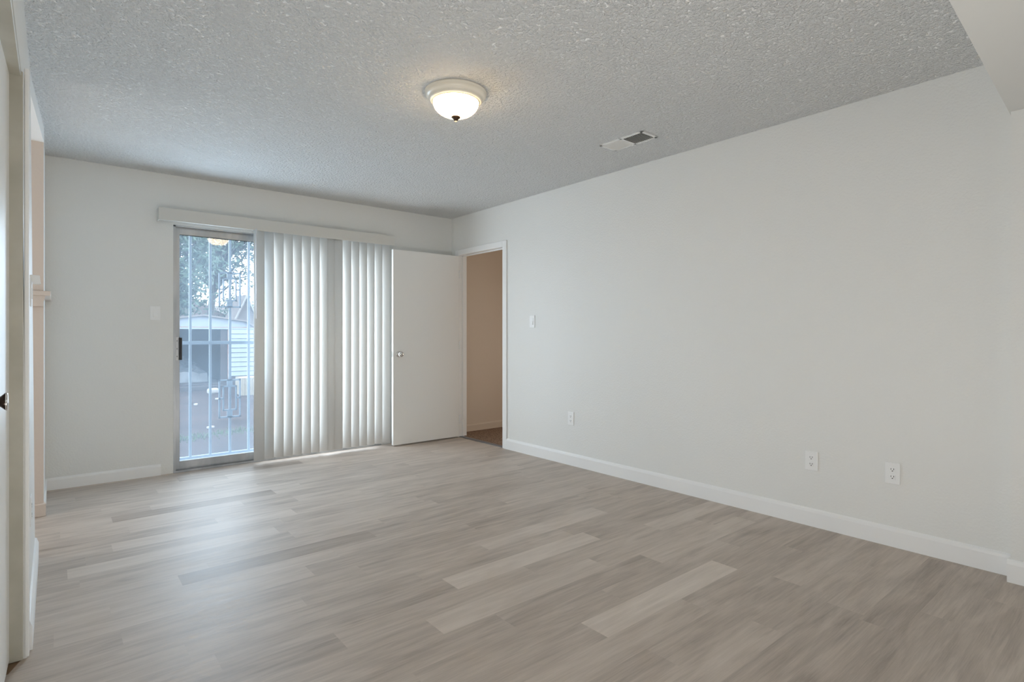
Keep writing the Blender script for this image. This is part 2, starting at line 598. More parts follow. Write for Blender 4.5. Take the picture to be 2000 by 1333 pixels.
# closet behind the folding door, recess, and the space behind the camera
mb = MB().box((-0.9, 0.9, 0), (-0.85, 2.7, H)).box((-0.9, 2.66, 0), (-0.2, 2.70, H)).box((-0.9, 0.86, 0), (-0.2, 0.90, H)).box((-.9, .86, H), (-.1, 2.7, H + .1))
struct('wall_closet', mb, M['wall'], 'white inner walls of the closet behind the folding door', 'wall')
mb = MB().box((-1.45, 3.55, 0), (-1.35, YB + .1, H)).box((-1.4, 3.58, 0), (-0.2, 3.62, H))
struct('wall_recess', mb, M['wall'], 'white walls of the side recess left of the fireplace', 'wall')
mb = MB()
mb.box((XLR - .1, YR - .1, 0), (XR + T, YR, H))
struct('wall_rear', mb, M['wall'], 'white wall behind the camera', 'wall')
mb = MB()
mb.box((XLR - .1, YR, 0), (XLR, 0.36, H))
mb.box((XLR - .1, 0.30, 0), (-0.2, 0.36, H))
struct('wall_side', mb, M['wall'], 'white side wall of the space behind the camera', 'wall')

# chimney breast: peach side, white front
mb = MB()
mb.box((-1.4, 4.555, 0), (-0.048, YB, H))
ch = struct('wall_chimney', mb, [M['wall'], M['peach']], 'chimney breast with a peach painted side and white front', 'wall')
for p in ch.data.polygons:
    if p.normal.y < -0.9:
        p.material_index = 1
mb = MB().box((-1.3, 4.530, 0), (-0.036, 4.556, 0.078), 0.004)
struct('trim_chimney', mb, M['peach'], 'peach base block at the foot of the chimney breast', 'trim')

# hall beyond the doorway, brightened by an added fill lamp at its far end
HX = 5.6
area('hall_end_fill', (5.5, 3.9, 1.0), (PI / 2, 0, PI / 2), 1.2, 1.4, 9.0, (1.0, 0.92, 0.82))
mb = MB().box((XR + T, 5.315, 0), (HX, 5.41, H)).box((HX, 2.8, 0), (HX + .1, 5.41, H)).box((XR + T, 2.7, 0), (HX + .1, 2.8, H))
struct('wall_hall', mb, M['hallwall'], 'hall wall tinted beige for dim warm light, seen through the open doorway', 'wall')
mb = MB().box((XR + .06, 2.7, H), (HX + .1, 5.41, H + .12))
struct('ceiling_hall', mb, M['hallceil'], 'dim ceiling of the hall beyond the doorway', 'ceiling')
mb = MB().box((XR + .03, 2.8, -.003), (HX, 5.32, 0.006))
struct('floor_hall', mb, M['carpet'], 'brown speckled carpet in the hall beyond the doorway', 'carpet')
mb = MB()
def base(mb, p, q, nrm, h=0.098, t=0.013):
    """baseboard with an eased top: from p to q along a wall, nrm = inward direction (x or y, sign)."""
    pr = [(0, 0), (t, 0), (t, h * .80), (t * .80, h * .92), (t * .35, h), (0, h)]
    ax, s = nrm
    if ax == 'x':
        mb.prism([(p[0] + s * u, v) for u, v in pr], 'y', p[1], q[1])
    else:
        mb.prism([(p[1] + s * u, v) for u, v in pr], 'x', p[0], q[0])
    return mb
struct('baseboard_hall', base(MB(), (XR + T, 5.315), (HX, 5.315), ('y', -1), 0.09), M['hallwall'], 'baseboard along the hall wall in the same light-tinted beige', 'baseboard')
struct('baseboard_right', base(MB(), (XR, 0.506), (XR, DY0 - .02), ('x', -1), 0.105), M['trim'], 'long white baseboard along the right wall', 'baseboard')
mb = base(MB(), (XP, YR), (XP, 0.506 + .012), ('x', -1), 0.105)
mb.box((XP - .002, 0.504, 0), (XR - .012, 0.518, 0.10), 0.004)
struct('baseboard_pier', mb, M['trim'], 'short white baseboard wrapping the pier at the right edge', 'baseboard')
struct('baseboard_back', base(MB(), (-0.048, YB), (0.667, YB), ('y', -1), 0.088), M['trim'], 'white baseboard along the back wall left of the sliding door', 'baseboard')
mb = MB()
mb.prism([(-0.072, 0), (-0.058, 0), (-0.058, .082), (-0.066, .105), (-0.073, .108)], 'y', CY1 + .055, 3.70)
struct('baseboard_left', mb, M['trim'], 'short white baseboard on the narrow left wall', 'baseboard')
struct('baseboard_chimney', base(MB(), (-0.048, 4.556), (-0.048, YB), ('x', 1), 0.088, 0.010), M['trim'], 'white baseboard along the front of the chimney breast', 'baseboard')

# casing of the hall doorway
mb = MB()
cw, ct = 0.062, 0.014
mb.box((XR - ct, DY0 - cw, 0.0), (XR, DY0, DZ + cw), 0.004)
mb.box((XR - ct, DY1, 0), (XR, DY1 + cw, DZ + cw), 0.004)
mb.box((XR - ct, DY0 - .001, DZ), (XR, DY1 + .001, DZ + cw), 0.004)
mb.box((XR, DY0 - .016, 0), (XR + T, DY0, DZ), 0.001)
mb.box((XR, DY1, 0), (XR + T, DY1 + .016, DZ), 0.001)
mb.box((XR, DY0 - .016, DZ), (XR + T, DY1 + .016, DZ + .016), 0.001)
mb.box((XR + .045, DY0, 0), (XR + .060, DY0 + .011, DZ), 0.001)
mb.box((XR + .045, DY1 - .011, 0), (XR + .060, DY1, DZ), 0.001)
mb.box((XR + .045, DY0, DZ - .011), (XR + .060, DY1, DZ), 0.001)
casing = struct('trim_doorway', mb, M['trim'], 'white casing and jamb around the open hall doorway', 'door frame')
MB().box((XR + .012, DY0 - .0005, .90), (XR + .040, DY0 + .002, .96), 0.001).build('strike_plate', M['steel'], casing)
MB().box((XR + .0, DY0, -.001), (XR + .05, DY1, 0.007), 0.002).build('threshold', M['aludark'], casing)

# ------------------------------------------------------------------ open hall door (swung against the back wall)
d1 = thing('door_1', 'flat white interior door swung open in the far right corner', 'door', (XR - .02, 5.115, 0), kind='structure')
DXa, DXb, DYa, DYb = 2.648, XR - .018, 5.092, 5.127
MB().box((DXa, DYa, 0.012), (DXb, DYb, 2.000), 0.002).build('door_slab', M['door'], d1)
kx, kz = DXa + .062, 0.935
kn = MB().lathe([(0.031, 0), (0.031, -0.004), (0.026, -0.009), (0.012, -0.012), (0.011, -0.026), (0.018, -0.032), (0.0265, -0.041), (0.0285, -0.050), (0.025, -0.060), (0.016, -0.066), (0.004, -0.068)], (kx, DYa, kz), 'y', 32).build('door_knob', M['chrome'], d1)
MB().lathe([(0.007, -0.066), (0.006, -0.071), (0.001, -0.0715)], (kx, DYa, kz), 'y', 16).build('privacy_button', M['steel'], kn)
MB().box((DXa - .0015, DYa + .006, kz - .030), (DXa + .001, DYb - .006, kz + .030), 0.0005).build('latch_plate', M['chrome'], d1)
for z in (0.20, 1.02, 1.80):
    MB().lathe([(0.006, -.045), (0.006, .045)], (DXb + .006, DYa - .004, z), 'z', 12).build('hinge', M['trim'], d1)

# ------------------------------------------------------------------ sliding glass door
d2 = thing('door_2', 'aluminium sliding glass door to the yard, half covered by blinds', 'sliding door', (1.68, 5.33, 0), kind='structure')
FY0, FY1 = YB + .001, YB + .115
fr_ = MB()
fr_.box((SX0, FY0, 0), (SX0 + .018, FY1, SZ1), 0.001).box((SX1 - .022, FY0, 0), (SX1, FY1, SZ1), 0.001)
fr_.box((SX0, FY0, SZ1 - .012), (SX1, FY1, SZ1), 0.001)
fr_.box((SX0 + .018, FY0 + .03, SZ1 - .030), (SX1 - .02, FY0 + .034, SZ1 - .010)).box((SX0 + .018, FY0 + .07, SZ1 - .032), (SX1 - .02, FY0 + .074, SZ1 - .010))
fr_.box((SX0, FY0 - .012, 0), (SX1, FY1, 0.018), 0.001)
fr_.box((SX0 + .018, FY0 + .030, .018), (SX1 - .02, FY0 + .034, .030)).box((SX0 + .018, FY0 + .070, .018), (SX1 - .02, FY0 + .074, .030))
fr_.build('door_frame', M['alu'], d2)
MB().box((SX0 + .02, FY0 + .036, SZ1 - .0125), (SX1 - .02, FY0 + .068, SZ1 - .0115)).build('head_track', M['aludark'], d2)

def sash(x0, x1, y, nm):
    s = MB()
    z0, z1, t = .026, SZ1 - .022, .030
    s.box((x0, y, z0), (x0 + .032, y + t, z1), 0.002).box((x1 - .045, y, z0), (x1, y + t, z1), 0.002)
    s.box((x0 + .03, y + .001, z1 - .050), (x1 - .04, y + t - .001, z1), 0.002)
    s.box((x0 + .03, y + .001, z0), (x1 - .04, y + t - .001, z0 + .062), 0.002)
    o = s.build(nm, M['alu'], d2)
    g = MB().box((x0 + .030, y + .011, z0 + .060), (x1 - .042, y + .017, z1 - .048)).build('glass_pane', M['glass'], o)
    gk = MB()
    gk.box((x0 + .031, y + .004, z1 - .0535), (x1 - .044, y + .011, z1 - .050))
    gk.build('glazing_gasket', M['black'], o)
    return o
sl = sash(SX0 + .016, 1.69, FY0 + .016, 'sliding_panel')
sash(1.655, SX1 - .018, FY0 + .066, 'fixed_panel')
hd = MB()
hx = SX0 + .016
hd.box((hx - .002, FY0 + .008, 0.922), (hx + .024, FY0 + .017, 1.116), 0.002).build('handle_plate', M['plate'], sl)
for z in (0.955, 1.018, 1.083):
    MB().lathe([(0.0035, -.0015), (0.003, .002)], (hx + .012, FY0 + .0075, z), 'y', 12).build('screw', M['slot'], sl)
MB().box((hx + .026, FY0 - .022, 0.925), (hx + .046, FY0 + .018, 1.112), 0.006, 3).build('pull_grip', M['black'], sl)

# ------------------------------------------------------------------ vertical blind
vb = thing('vertical_blind', 'white vertical vane blind drawn over the right of the sliding door', 'blind', (1.68, 5.19, 2.05))
va = MB()
va.box((0.640, 5.160, 2.047), (2.702, 5.168, 2.146), 0.001)
va.box((0.640, 5.168, 2.047), (0.648, YB, 2.146), 0.001).box((2.694, 5.168, 2.047), (2.702, YB, 2.146), 0.001)
va.box((0.648, 5.168, 2.138), (2.694, YB, 2.146), 0.001)
va.build('valance', M['valance'], vb)
MB().box((0.68, 5.172, 2.090), (2.67, 5.212, 2.125), 0.002).build('headrail', M['alu'], vb)

def vane(xr, yr, ang, wd=0.089, bow=0.007):
    """right (room-side) edge at (xr, yr); the strip runs left and back at angle ang."""
    v = MB()
    n = 8
    z0, z1 = 0.030, 2.085
    dx, dy = -math.cos(ang), math.sin(ang)
    nx, ny = -math.sin(ang), -math.cos(ang)
    for z in (0,):
        front = []
        for i in range(n + 1):
            s_ = wd * i / n
            h_ = bow * (1 - (2 * i / n - 1) ** 2)
            front.append((xr + dx * s_ + nx * h_, yr + dy * s_ + ny * h_))
        back = [(p[0] - nx * .0009, p[1] - ny * .0009) for p in front]
        pr_ = front + back[::-1]
        v.prism(pr_, 'z', z0, z1)
    for f in v.bm.faces:
        if len(f.verts) == 4:
            f.smooth = True
    return v.build('vane', M['vane'], vb)

bnd = [1.442, 1.524, 1.608, 1.689, 1.770, 1.853, 1.935, 2.015]
bnd2 = [2.245, 2.328, 2.410, 2.490, 2.575, 2.661]
vane(1.437, 5.172, math.radians(4), 0.089, 0.005)
for x in bnd[1:]:
    vane(x - .009, 5.168, math.radians(35))
vane(2.086, 5.180, math.radians(-4), 0.089, 0.005)
vane(2.152, 5.172, math.radians(5), 0.089, 0.005)
for x in bnd2:
    vane(x - .009, 5.168, math.radians(35))
wd_ = MB().tube([(1.362, 5.152, 2.060), (1.362, 5.150, 1.70), (1.364, 5.150, 1.275)], [.0045, .0045, .0045], 8)
wd_.build('tilt_wand', M['wand'], vb)

# ------------------------------------------------------------------ closet folding door
d3 = thing('door_3', 'white folding closet door at the far left edge with a dark knob', 'closet door', (-0.12, 2.58, 0), kind='structure')
fold = [(-0.1175, 2.575), (-0.128, 2.185), (-0.119, 1.795), (-0.128, 1.405), (-0.119, 1.01)]
for i in range(4):
    (xa, ya), (xb, yb) = fold[i], fold[i + 1]
    p = MB()
    dx, dy = xb - xa, yb - ya
    ln = math.hypot(dx, dy)
    nx, ny = dy / ln, -dx / ln
    if nx > 0:
        nx, ny = -nx, -ny
    g = 0.0015
    q = [(xa + dx * g / ln, ya + dy * g / ln), (xb - dx * g / ln, yb - dy * g / ln)]
    q += [(q[1][0] + nx * .03, q[1][1] + ny * .03), (q[0][0] + nx * .03, q[0][1] + ny * .03)]
    p.prism(q, 'z', 0.018, 2.038)
    po = p.build('door_panel', M['door'], d3)
    if i == 1:
        K = MB().lathe([(0.020, 0), (0.019, 0.002), (0.009, 0.006), (0.009, 0.014), (0.014, 0.022), (0.0225, 0.031)], (-0.1245, 1.90, 0.966), 'x', 28)
        ko = K.build('door_knob', M['knobdark'], d3)
        MB().lathe([(0.0225, 0.031), (0.0235, 0.0335), (0.020, 0.0355), (0.002, 0.036)], (-0.1245, 1.90, 0.966), 'x', 28, cap=False).build('knob_rim', M['chrome'], ko)
mb = MB()
mb.box((-0.20, CY1 - .018, 0.004), (-0.082, CY1 + .001, CZ), 0.003)
mb.box((-0.20, CY0, CZ - .018), (-0.0865, CY1, CZ + .001), 0.003)
mb.box((-0.20, CY0 - .001, 0.004), (-0.082, CY0 + .018, CZ), 0.003)
struct('trim_closet_jamb', mb, M['jamb'], 'cream jamb, shade painted into its colour, lining the closet opening at the left edge', 'door frame')
mb = MB()
mb.box((-0.080, CY1 - .002, 0.003), (-0.066, CY1 + .055, CZ + .02), 0.004)
struct('trim_closet_casing', mb, M['trim'], 'narrow white casing strip beside the closet opening', 'door frame')

mb = MB()
mb.prism([(-0.086, CY1 - .001), (-0.117, 2.50), (-0.125, 2.50), (-0.125, CY1 - .001)], 'z', -.002, 0.0015)
struct('floor_closet_gap', mb, M['subfloor'], 'sliver of bare brown floor at the foot of the closet jamb', 'floor')

# ------------------------------------------------------------------ mantel shelf on the chimney breast
mt = thing('mantel_shelf', 'peach mantel shelf on the chimney breast at far left', 'mantel', (-0.4, 4.53, 1.31))
MB().box((-1.25, 4.525, 1.378), (-0.014, YB - .003, 1.408), 0.004).build('shelf_board', M['peach'], mt)
MB().prism([(-1.2, 1.378), (-0.040, 1.378), (-0.047, 1.345), (-0.052, 1.312), (-1.2, 1.312)], 'y', 4.535, 4.554).build('crown_moulding', M['peach'], mt)

# ------------------------------------------------------------------ ceiling light
LX, LY = 1.672, 2.500
cl = thing('ceiling_light', 'lit flush ceiling light with a frosted dome and cream pan', 'ceiling light', (LX, LY, H))
MB().lathe([(0.166, 0.0), (0.166, -0.006), (0.160, -0.012), (0.163, -0.018), (0.152, -0.030), (0.140, -0.036), (0.143, -0.042), (0.136, -0.048), (0.129, -0.052), (0.126, -0.050), (0.126, -0.02)], (LX, LY, H), 'z', 64).build('pan', M['pan'], cl)
dome = []
for i in range(13):
    t = i / 12 * PI / 2
    dome.append((0.124 * math.cos(t) ** 0.85 if i < 12 else 0.004, -0.048 - 0.082 * math.sin(t)))
dm = MB().lathe(dome, (LX, LY, H), 'z', 64, cap=False)
dm.build('glass_dome', M['dome'], cl)
MB().lathe([(0.1245, -0.046), (0.1285, -0.049), (0.1285, -0.053), (0.1225, -0.053)], (LX, LY, H), 'z', 64, cap=False).build('retaining_ring', M['brass'], cl)
fz = H - 0.1315
MB().lathe([(0.012, 0.006), (0.0245, 0.001), (0.0255, -0.003), (0.018, -0.009), (0.012, -0.014), (0.010, -0.019), (0.005, -0.021)], (LX, LY, fz), 'z', 28).build('finial', M['bronze'], cl)
MB().lathe([(0.0055, -0.0205), (0.0075, -0.024), (0.005, -0.028), (0.001, -0.029)], (LX, LY, fz), 'z', 20).build('finial_tip', M['pan'], cl)
for s_ in (-1, 1):
    bx, by = LX + s_ * .055 * math.cos(.69), LY - s_ * .055 * math.sin(.69)
    MB().lathe([(0.002, -0.030), (0.016, -0.024), (0.022, -0.010), (0.018, 0.006), (0.011, 0.016), (0.010, 0.03)], (bx, by, H - .060), 'z', 20).build('bulb', M['bulb'], cl)
    ld = bpy.data.lights.new('bulb_light', 'POINT')
    ld.energy = P_BULB
    ld.color = (1.0, 0.78, 0.50)
    ld.shadow_soft_size = 0.026
    lo = bpy.data.objects.new('bulb_light', ld)
    lo.location = (bx - LX, by - LY, -.092)
    lo.parent = cl
    COL.objects.link(lo)

# ------------------------------------------------------------------ ceiling vent
vt = thing('air_vent', 'white two-way ceiling air register near the right wall', 'air vent', (2.985, 2.385, H))
vx0, vx1, vy0, vy1 = 2.895, 3.070, 2.205, 2.565
f = MB()
b_ = .022
f.box((vx0, vy0, H - .006), (vx0 + b_, vy1, H), 0.002).box((vx1 - b_, vy0, H - .006), (vx1, vy1, H), 0.002)
f.box((vx0, vy0, H - .006), (vx1, vy0 + b_, H), 0.002).box((vx0, vy1 - b_, H - .006), (vx1, vy1, H), 0.002)
ym = (vy0 + vy1) / 2
f.box((vx0, ym - .008, H - .006), (vx1, ym + .008, H), 0.002)
f.build('register_frame', M['vent'], vt)
MB().box((vx0 + .01, vy0 + .01, H - .0015), (vx1 - .01, vy1 - .01, H - .0005)).build('duct_opening', M['ventdark'], vt)
for (ya, yb, sg) in ((vy0 + b_, ym - .008, 1), (ym + .008, vy1 - b_, -1)):
    n = 11
    for i in range(n):
        yc = ya + (yb - ya) * (i + .5) / n
        MB().rbox((0.5 * (vx0 + vx1), yc, H - .006), (vx1 - vx0 - 2 * b_ + .002, .0145, .0009), rot=Matrix.Rotation(sg * math.radians(48), 4, 'X')).build('louvre', M['vent'], vt)

# ------------------------------------------------------------------ switches and outlets
def plate_axes(wall):
    # returns function mapping (along, out, z) to world for the wall
    if wall == 'right':
        return lambda c, a, o, z: (XR - o, c + a, z)
    if wall == 'back':
        return lambda c, a, o, z: (c + a, YB - o, z)
    return lambda c, a, o, z: (xl(z) + o, c + a, z)


def pbox(fn, c, a0, a1, o0, o1, z0, z1, bev=0.0):
    return MB().box(fn(c, a0, o0, z0), fn(c, a1, o1, z1), bev)


def switch(wall, c, z, label, group=None, wd=0.070, ht=0.115):
    fn = plate_axes(wall)
    t = thing('light_switch', label, 'light switch', fn(c, 0, 0, z), group)
    pbox(fn, c, -wd / 2, wd / 2, 0, .006, z - ht / 2, z + ht / 2, .0025).build('wall_plate', M['plastic'], t)
    pbox(fn, c, -.0165, .0165, .004, .0085, z - .033, z + .033, .0012).build('rocker_frame', M['plastic'], t)
    pbox(fn, c, -.014, .014, .006, .0115, z - .030, z + .003, .002).build('rocker', M['plastic'], t)
    for dz in (-.042, .042):
        pbox(fn, c, -.0025, .0025, .005, .0068, z + dz - .0025, z + dz + .0025, .001).build('screw', M['vent'], t)
    return t


def outlet(wall, c, z, label, wd=0.070, ht=0.115):
    fn = plate_axes(wall)
    t = thing('wall_outlet', label, 'outlet', fn(c, 0, 0, z))
    pbox(fn, c, -wd / 2, wd / 2, 0, .0065, z - ht / 2, z + ht / 2, .003).build('wall_plate', M['plastic'], t)
    for dz in (-.0195, .0195):
        s = pbox(fn, c, -.0165, .0165, .004, .0078, z + dz - .014, z + dz + .014, .003).build('socket', M['plastic'], t)
        sl_ = MB()
        sl_.box(fn(c, -.0075, .0070, z + dz - .001), fn(c, -.0050, .0082, z + dz + .008))
        sl_.box(fn(c, .0050, .0070, z + dz - .001), fn(c, .0075, .0082, z + dz + .007))
        sl_.box(fn(c, -.0028, .0070, z + dz - .0095), fn(c, .0028, .0083, z + dz - .0045), .001)
        sl_.build('slots', M['slot'], s)
    for dz in (0.0, ):
        pbox(fn, c, -.0022, .0022, .006, .0072, z - .0022, z + .0022, .0008).build('screw', M['vent'], t)
    return t


switch('right', 3.897, 1.258, 'white rocker light switch on the right wall beside the hall doorway')
switch('back', 0.630, 1.307, 'white rocker light switch on the back wall left of the sliding door', None, 0.072, 0.112)
outlet('right', 3.392, 0.405, 'white outlet below the light switch, nearest the hall doorway')
outlet('right', 1.407, 0.386, 'white double outlet, left one of the near pair on the right wall', 0.072, 0.113)
outlet('right', 0.994, 0.392, 'white double outlet nearest the right edge of the photo')
outlet('left', 2.95, 0.430, 'white outlet plate low on the narrow left wall', 0.078, 0.118)
fn = plate_axes('left')
t = thing('light_switch', 'white switch plate with a block jutting out on the narrow left wall', 'light switch', fn(3.28, 0, 0, 1.33))
pbox(fn, 3.28, -.036, .036, 0, .007, 1.262, 1.400, .0015).build('wall_plate', M['plastic'], t)
q = MB()
x0 = xl(1.38)
q.prism([(x0 + .005, 1.402), (x0 + .034, 1.400), (x0 + .038, 1.362), (x0 + .010, 1.362), (x0 + .008, 1.372)], 'y', 3.262, 3.298)
q.build('jutting_block', M['plastic'], t)
pbox(fn, 3.28, -.012, .012, .005, .010, 1.295, 1.345, .002).build('rocker', M['plastic'], t)

# ------------------------------------------------------------------ outside: yard
GZ = -0.12
bm = bmesh.new()
nx_, ny_ = 44, 44
gx0, gx1, gy0, gy1 = -40, 50, YB + .14, 70
vs = [[None] * (ny_ + 1) for _ in range(nx_ + 1)]
for i in range(nx_ + 1):
    for j in range(ny_ + 1):
        u = j / ny_
        x = gx0 + (gx1 - gx0) * i / nx_
        y = gy0 + (gy1 - gy0) * u ** 2
        z = GZ + 0.015 * math.sin(1.7 * x + .6 * y) * (1 if 1 < j < ny_ else 0)
        vs[i][j] = bm.verts.new((x, y, z))
for i in range(nx_):
    for j in range(ny_):
        f = bm.faces.new((vs[i][j], vs[i + 1][j], vs[i + 1][j + 1], vs[i][j + 1]))
        f.smooth = True
me = bpy.data.meshes.new('ground')
bm.to_mesh(me)
bm.free()
me.materials.append(M['dirt'])
gr = bpy.data.objects.new('ground', me)
COL.objects.link(gr)
tag(gr, 'reddish bare dirt yard outside the sliding door', 'ground', kind='structure')
mb = MB().box((0.3, YB + .141, -.14), (3.2, 5.72, -.012), 0.004)
struct('trim_door_sill', mb, M['sill'], 'pale concrete step outside the sliding door', 'door sill')

# security gate
GY = 5.48
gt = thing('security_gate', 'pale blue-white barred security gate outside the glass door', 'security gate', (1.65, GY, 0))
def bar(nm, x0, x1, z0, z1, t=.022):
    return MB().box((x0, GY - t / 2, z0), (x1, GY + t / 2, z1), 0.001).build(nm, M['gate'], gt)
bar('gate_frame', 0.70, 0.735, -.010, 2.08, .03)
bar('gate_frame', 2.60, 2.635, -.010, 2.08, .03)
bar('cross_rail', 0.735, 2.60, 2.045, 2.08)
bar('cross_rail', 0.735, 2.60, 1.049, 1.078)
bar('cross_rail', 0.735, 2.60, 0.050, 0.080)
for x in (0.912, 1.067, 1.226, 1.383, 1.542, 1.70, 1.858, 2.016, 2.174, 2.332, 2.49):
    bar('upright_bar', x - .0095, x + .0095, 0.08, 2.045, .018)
def ornament(cx, z0, z1, y=GY - .012):
    o = MB()
    def ring(x0, x1, a, b, w):
        for (p, q_) in (((x0, a), (x0 + w, b)), ((x1 - w, a), (x1, b)), ((x0, a), (x1, a + w)), ((x0, b - w), (x1, b))):
            o.box((p[0], y - .006, p[1]), (q_[0], y + .006, q_[1]))
    hgt = z1 - z0
    ring(cx - .091, cx + .091, z0, z1, .013)
    ring(cx - .058, cx + .058, z0 + hgt * .185, z1 - hgt * .165, .012)
    for zz in (z0 + hgt * .49,):
        o.box((cx - .091, y - .006, zz), (cx - .05, y + .006, zz + .012)).box((cx + .05, y - .006, zz), (cx + .091, y + .006, zz + .012))
    o.box((cx - .022, y - .006, z1 - hgt * .165), (cx + .022, y + .006, z1))
    o.box((cx - .022, y - .006, z0), (cx + .022, y + .006, z0 + hgt * .185))
    return o.build('square_ornament', M['gate'], gt)
for cx in (1.222, 2.174):
    ornament(cx, 1.378, 1.696)
    ornament(cx, 0.388, 0.733)

# shed
SY = 14.5
sh = thing('shed', 'white metal garden shed with an open dark doorway', 'shed', (2.67, SY, GZ))
AX = 2.67
def roofpts(d=0.0):
    return [(AX - 1.42, 1.12 + d), (AX - .92, 1.475 + d), (AX, 1.60 + d), (AX + .92, 1.475 + d), (AX + 1.42, 1.12 + d)]
g = MB()
rp = roofpts(-.02)
g.prism([(AX - 1.38, 1.275), (AX - 1.25, 1.275)] + [(AX + 1.38, 1.12), (AX + 1.38, 1.275 - .02)][:0] + [(AX + 1.25, 1.275), (AX + .92, 1.455), (AX, 1.58), (AX - .92, 1.455)], 'y', SY, SY + .02)
g.build('gable_panel', M['shed'], sh)
g = MB()
for y in (SY + .02, SY + 2.3):
    pass
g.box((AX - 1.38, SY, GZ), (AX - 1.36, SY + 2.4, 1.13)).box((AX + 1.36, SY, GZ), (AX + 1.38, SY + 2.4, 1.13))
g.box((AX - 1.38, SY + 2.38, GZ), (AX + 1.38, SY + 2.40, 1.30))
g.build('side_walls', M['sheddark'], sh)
g = MB()
up, lo_ = roofpts(0), roofpts(-.015)
for i in range(4):
    g.prism([up[i], up[i + 1], lo_[i + 1], lo_[i]], 'y', SY - .06, SY + 2.42)
g.build('roof', M['shed'], sh)
g = MB()
for i in range(4):
    a_, c_ = up[i], up[i + 1]
    g.prism([(a_[0], a_[1] + .005), (c_[0], c_[1] + .005), (c_[0], c_[1] - .03), (a_[0], a_[1] - .03)], 'y', SY - .08, SY - .062)
g.build('roof_edge', M['stucco'], sh)
MB().box((AX - 1.36, SY - .03, 1.262), (AX + 1.36, SY - .005, 1.300)).build('door_track', M['shed'], sh)
MB().box((AX - 1.36, SY - .032, 1.300), (AX + 1.36, SY - .006, 1.318)).build('rusty_track_edge', M['rust'], sh)
MB().box((3.05, SY + .03, GZ), (3.20, SY + .09, 1.262)).build('plywood_post', M['timber'], sh)
MB().box((3.195, SY - .02, GZ + .1), (3.225, SY + .03, 1.262)).build('rusty_door_edge', M['rust'], sh)
g = MB()
zz = 0.135
n = 10
hh = (1.255 - zz) / n
for i in range(n):
    a_ = zz + i * hh
    g.prism([(SY - .045, a_ + .006), (SY - .052, a_ + .016), (SY - .036, a_ + hh), (SY - .02, a_ + hh), (SY - .02, a_ + .006)], 'x', 3.225, 4.04)
g.build('ribbed_door_panel', M['shed'], sh)
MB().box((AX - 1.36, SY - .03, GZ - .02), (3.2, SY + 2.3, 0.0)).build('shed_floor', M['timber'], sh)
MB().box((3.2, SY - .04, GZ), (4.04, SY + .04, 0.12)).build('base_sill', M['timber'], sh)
# rumpled tarp in the shed
bm2 = MB()
n = 18
rt = random.Random(5)
hts = [[0.18 + .55 * math.exp(-((i - 8) / 7) ** 2) * math.exp(-((j - 12) / 7) ** 2) + rt.uniform(-.05, .05) for j in range(n)] for i in range(n)]
vv = [[bm2.bm.verts.new((1.6 + 1.35 * i / (n - 1), SY + .5 + 1.6 * j / (n - 1), (0 if 0 in (i, j) or n - 1 in (i, j) else hts[i][j]))) for j in range(n)] for i in range(n)]
for i in range(n - 1):
    for j in range(n - 1):
        bm2.bm.faces.new((vv[i][j], vv[i + 1][j], vv[i + 1][j + 1], vv[i][j + 1]))
bm2.bm.faces.new([vv[i][0] for i in range(n)] + [vv[n - 1][j] for j in range(1, n)] + [vv[i][n - 1] for i in range(n - 2, -1, -1)] + [vv[0][j] for j in range(n - 2, 0, -1)])
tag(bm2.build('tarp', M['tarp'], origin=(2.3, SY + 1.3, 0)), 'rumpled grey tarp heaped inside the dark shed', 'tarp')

# cream ribbed crate at the shed's right corner
cr = MB()
cx0, cx1, cy = 2.98, 3.75, 12.35
nr = 16
pts = []
for i in range(nr):
    a_ = cx0 + (cx1 - cx0) * i / nr
    st_ = (cx1 - cx0) / nr
    pts += [(a_, cy), (a_ + st_ * .5, cy), (a_ + st_ * .55, cy - .015), (a_ + st_ * .95, cy - .015)]
pts += [(cx1, cy), (cx1, cy + .5), (cx0, cy + .5)]
cr.prism(pts, 'z', GZ - .01, 0.24)
tag(cr.build('crate', M['cream'], origin=(3.35, 12.6, GZ)), 'low cream ribbed crate in front of the white shed panel', 'crate')
# a beam and a white scrap on the ground before the shed
tag(MB().box((1.9, 13.95, GZ - .01), (3.0, 14.08, -.02), 0.01).build('timber_beam', M['timber'], origin=(2.4, 14.0, GZ)), 'dark timber beam lying in front of the shed door', 'timber')
tag(MB().rbox((2.62, 13.2, GZ + .05), (.22, .12, .12), .3, .04, 3).build('sack', M['litter'], origin=(2.62, 13.2, GZ)), 'small white sack on the dirt before the shed', 'sack')
# debris on the yard
for i, (x, y, a_) in enumerate(((1.62, 8.3, .4), (1.95, 11.2, 1.2), (2.45, 11.9, .2))):
    tag(MB().rbox((x, y, GZ + .012), (.09, .05, .03), a_, .008).build('scrap', M['litter'], origin=(x, y, GZ)),
        ('pale scrap on the dirt nearest the glass door', 'pale scrap on the dirt midway to the shed', 'pale scrap on the dirt just short of the crate')[i], 'debris', 'scraps on the dirt')
# grass strip
gb = MB()
rg_ = random.Random(3)
for i in range(700):
    x = rg_.uniform(0.8, 2.2)
    y = 7.65 + .25 * (x - 1.1) + rg_.gauss(0, .13)
    hgt = rg_.uniform(.01, .04)
    an = rg_.uniform(0, PI)
    dx, dy = math.cos(an) * .006, math.sin(an) * .006
    lx, ly = rg_.uniform(-.015, .015), rg_.uniform(-.015, .015)
    gb.bm.faces.new([gb.bm.verts.new(p) for p in ((x - dx, y - dy, GZ - .01), (x + dx, y + dy, GZ - .01), (x + lx, y + ly, GZ + hgt))])
tag(gb.build('grass', M['grass'], fix=False), 'thin strip of green grass across the dirt yard', 'grass', kind='stuff')

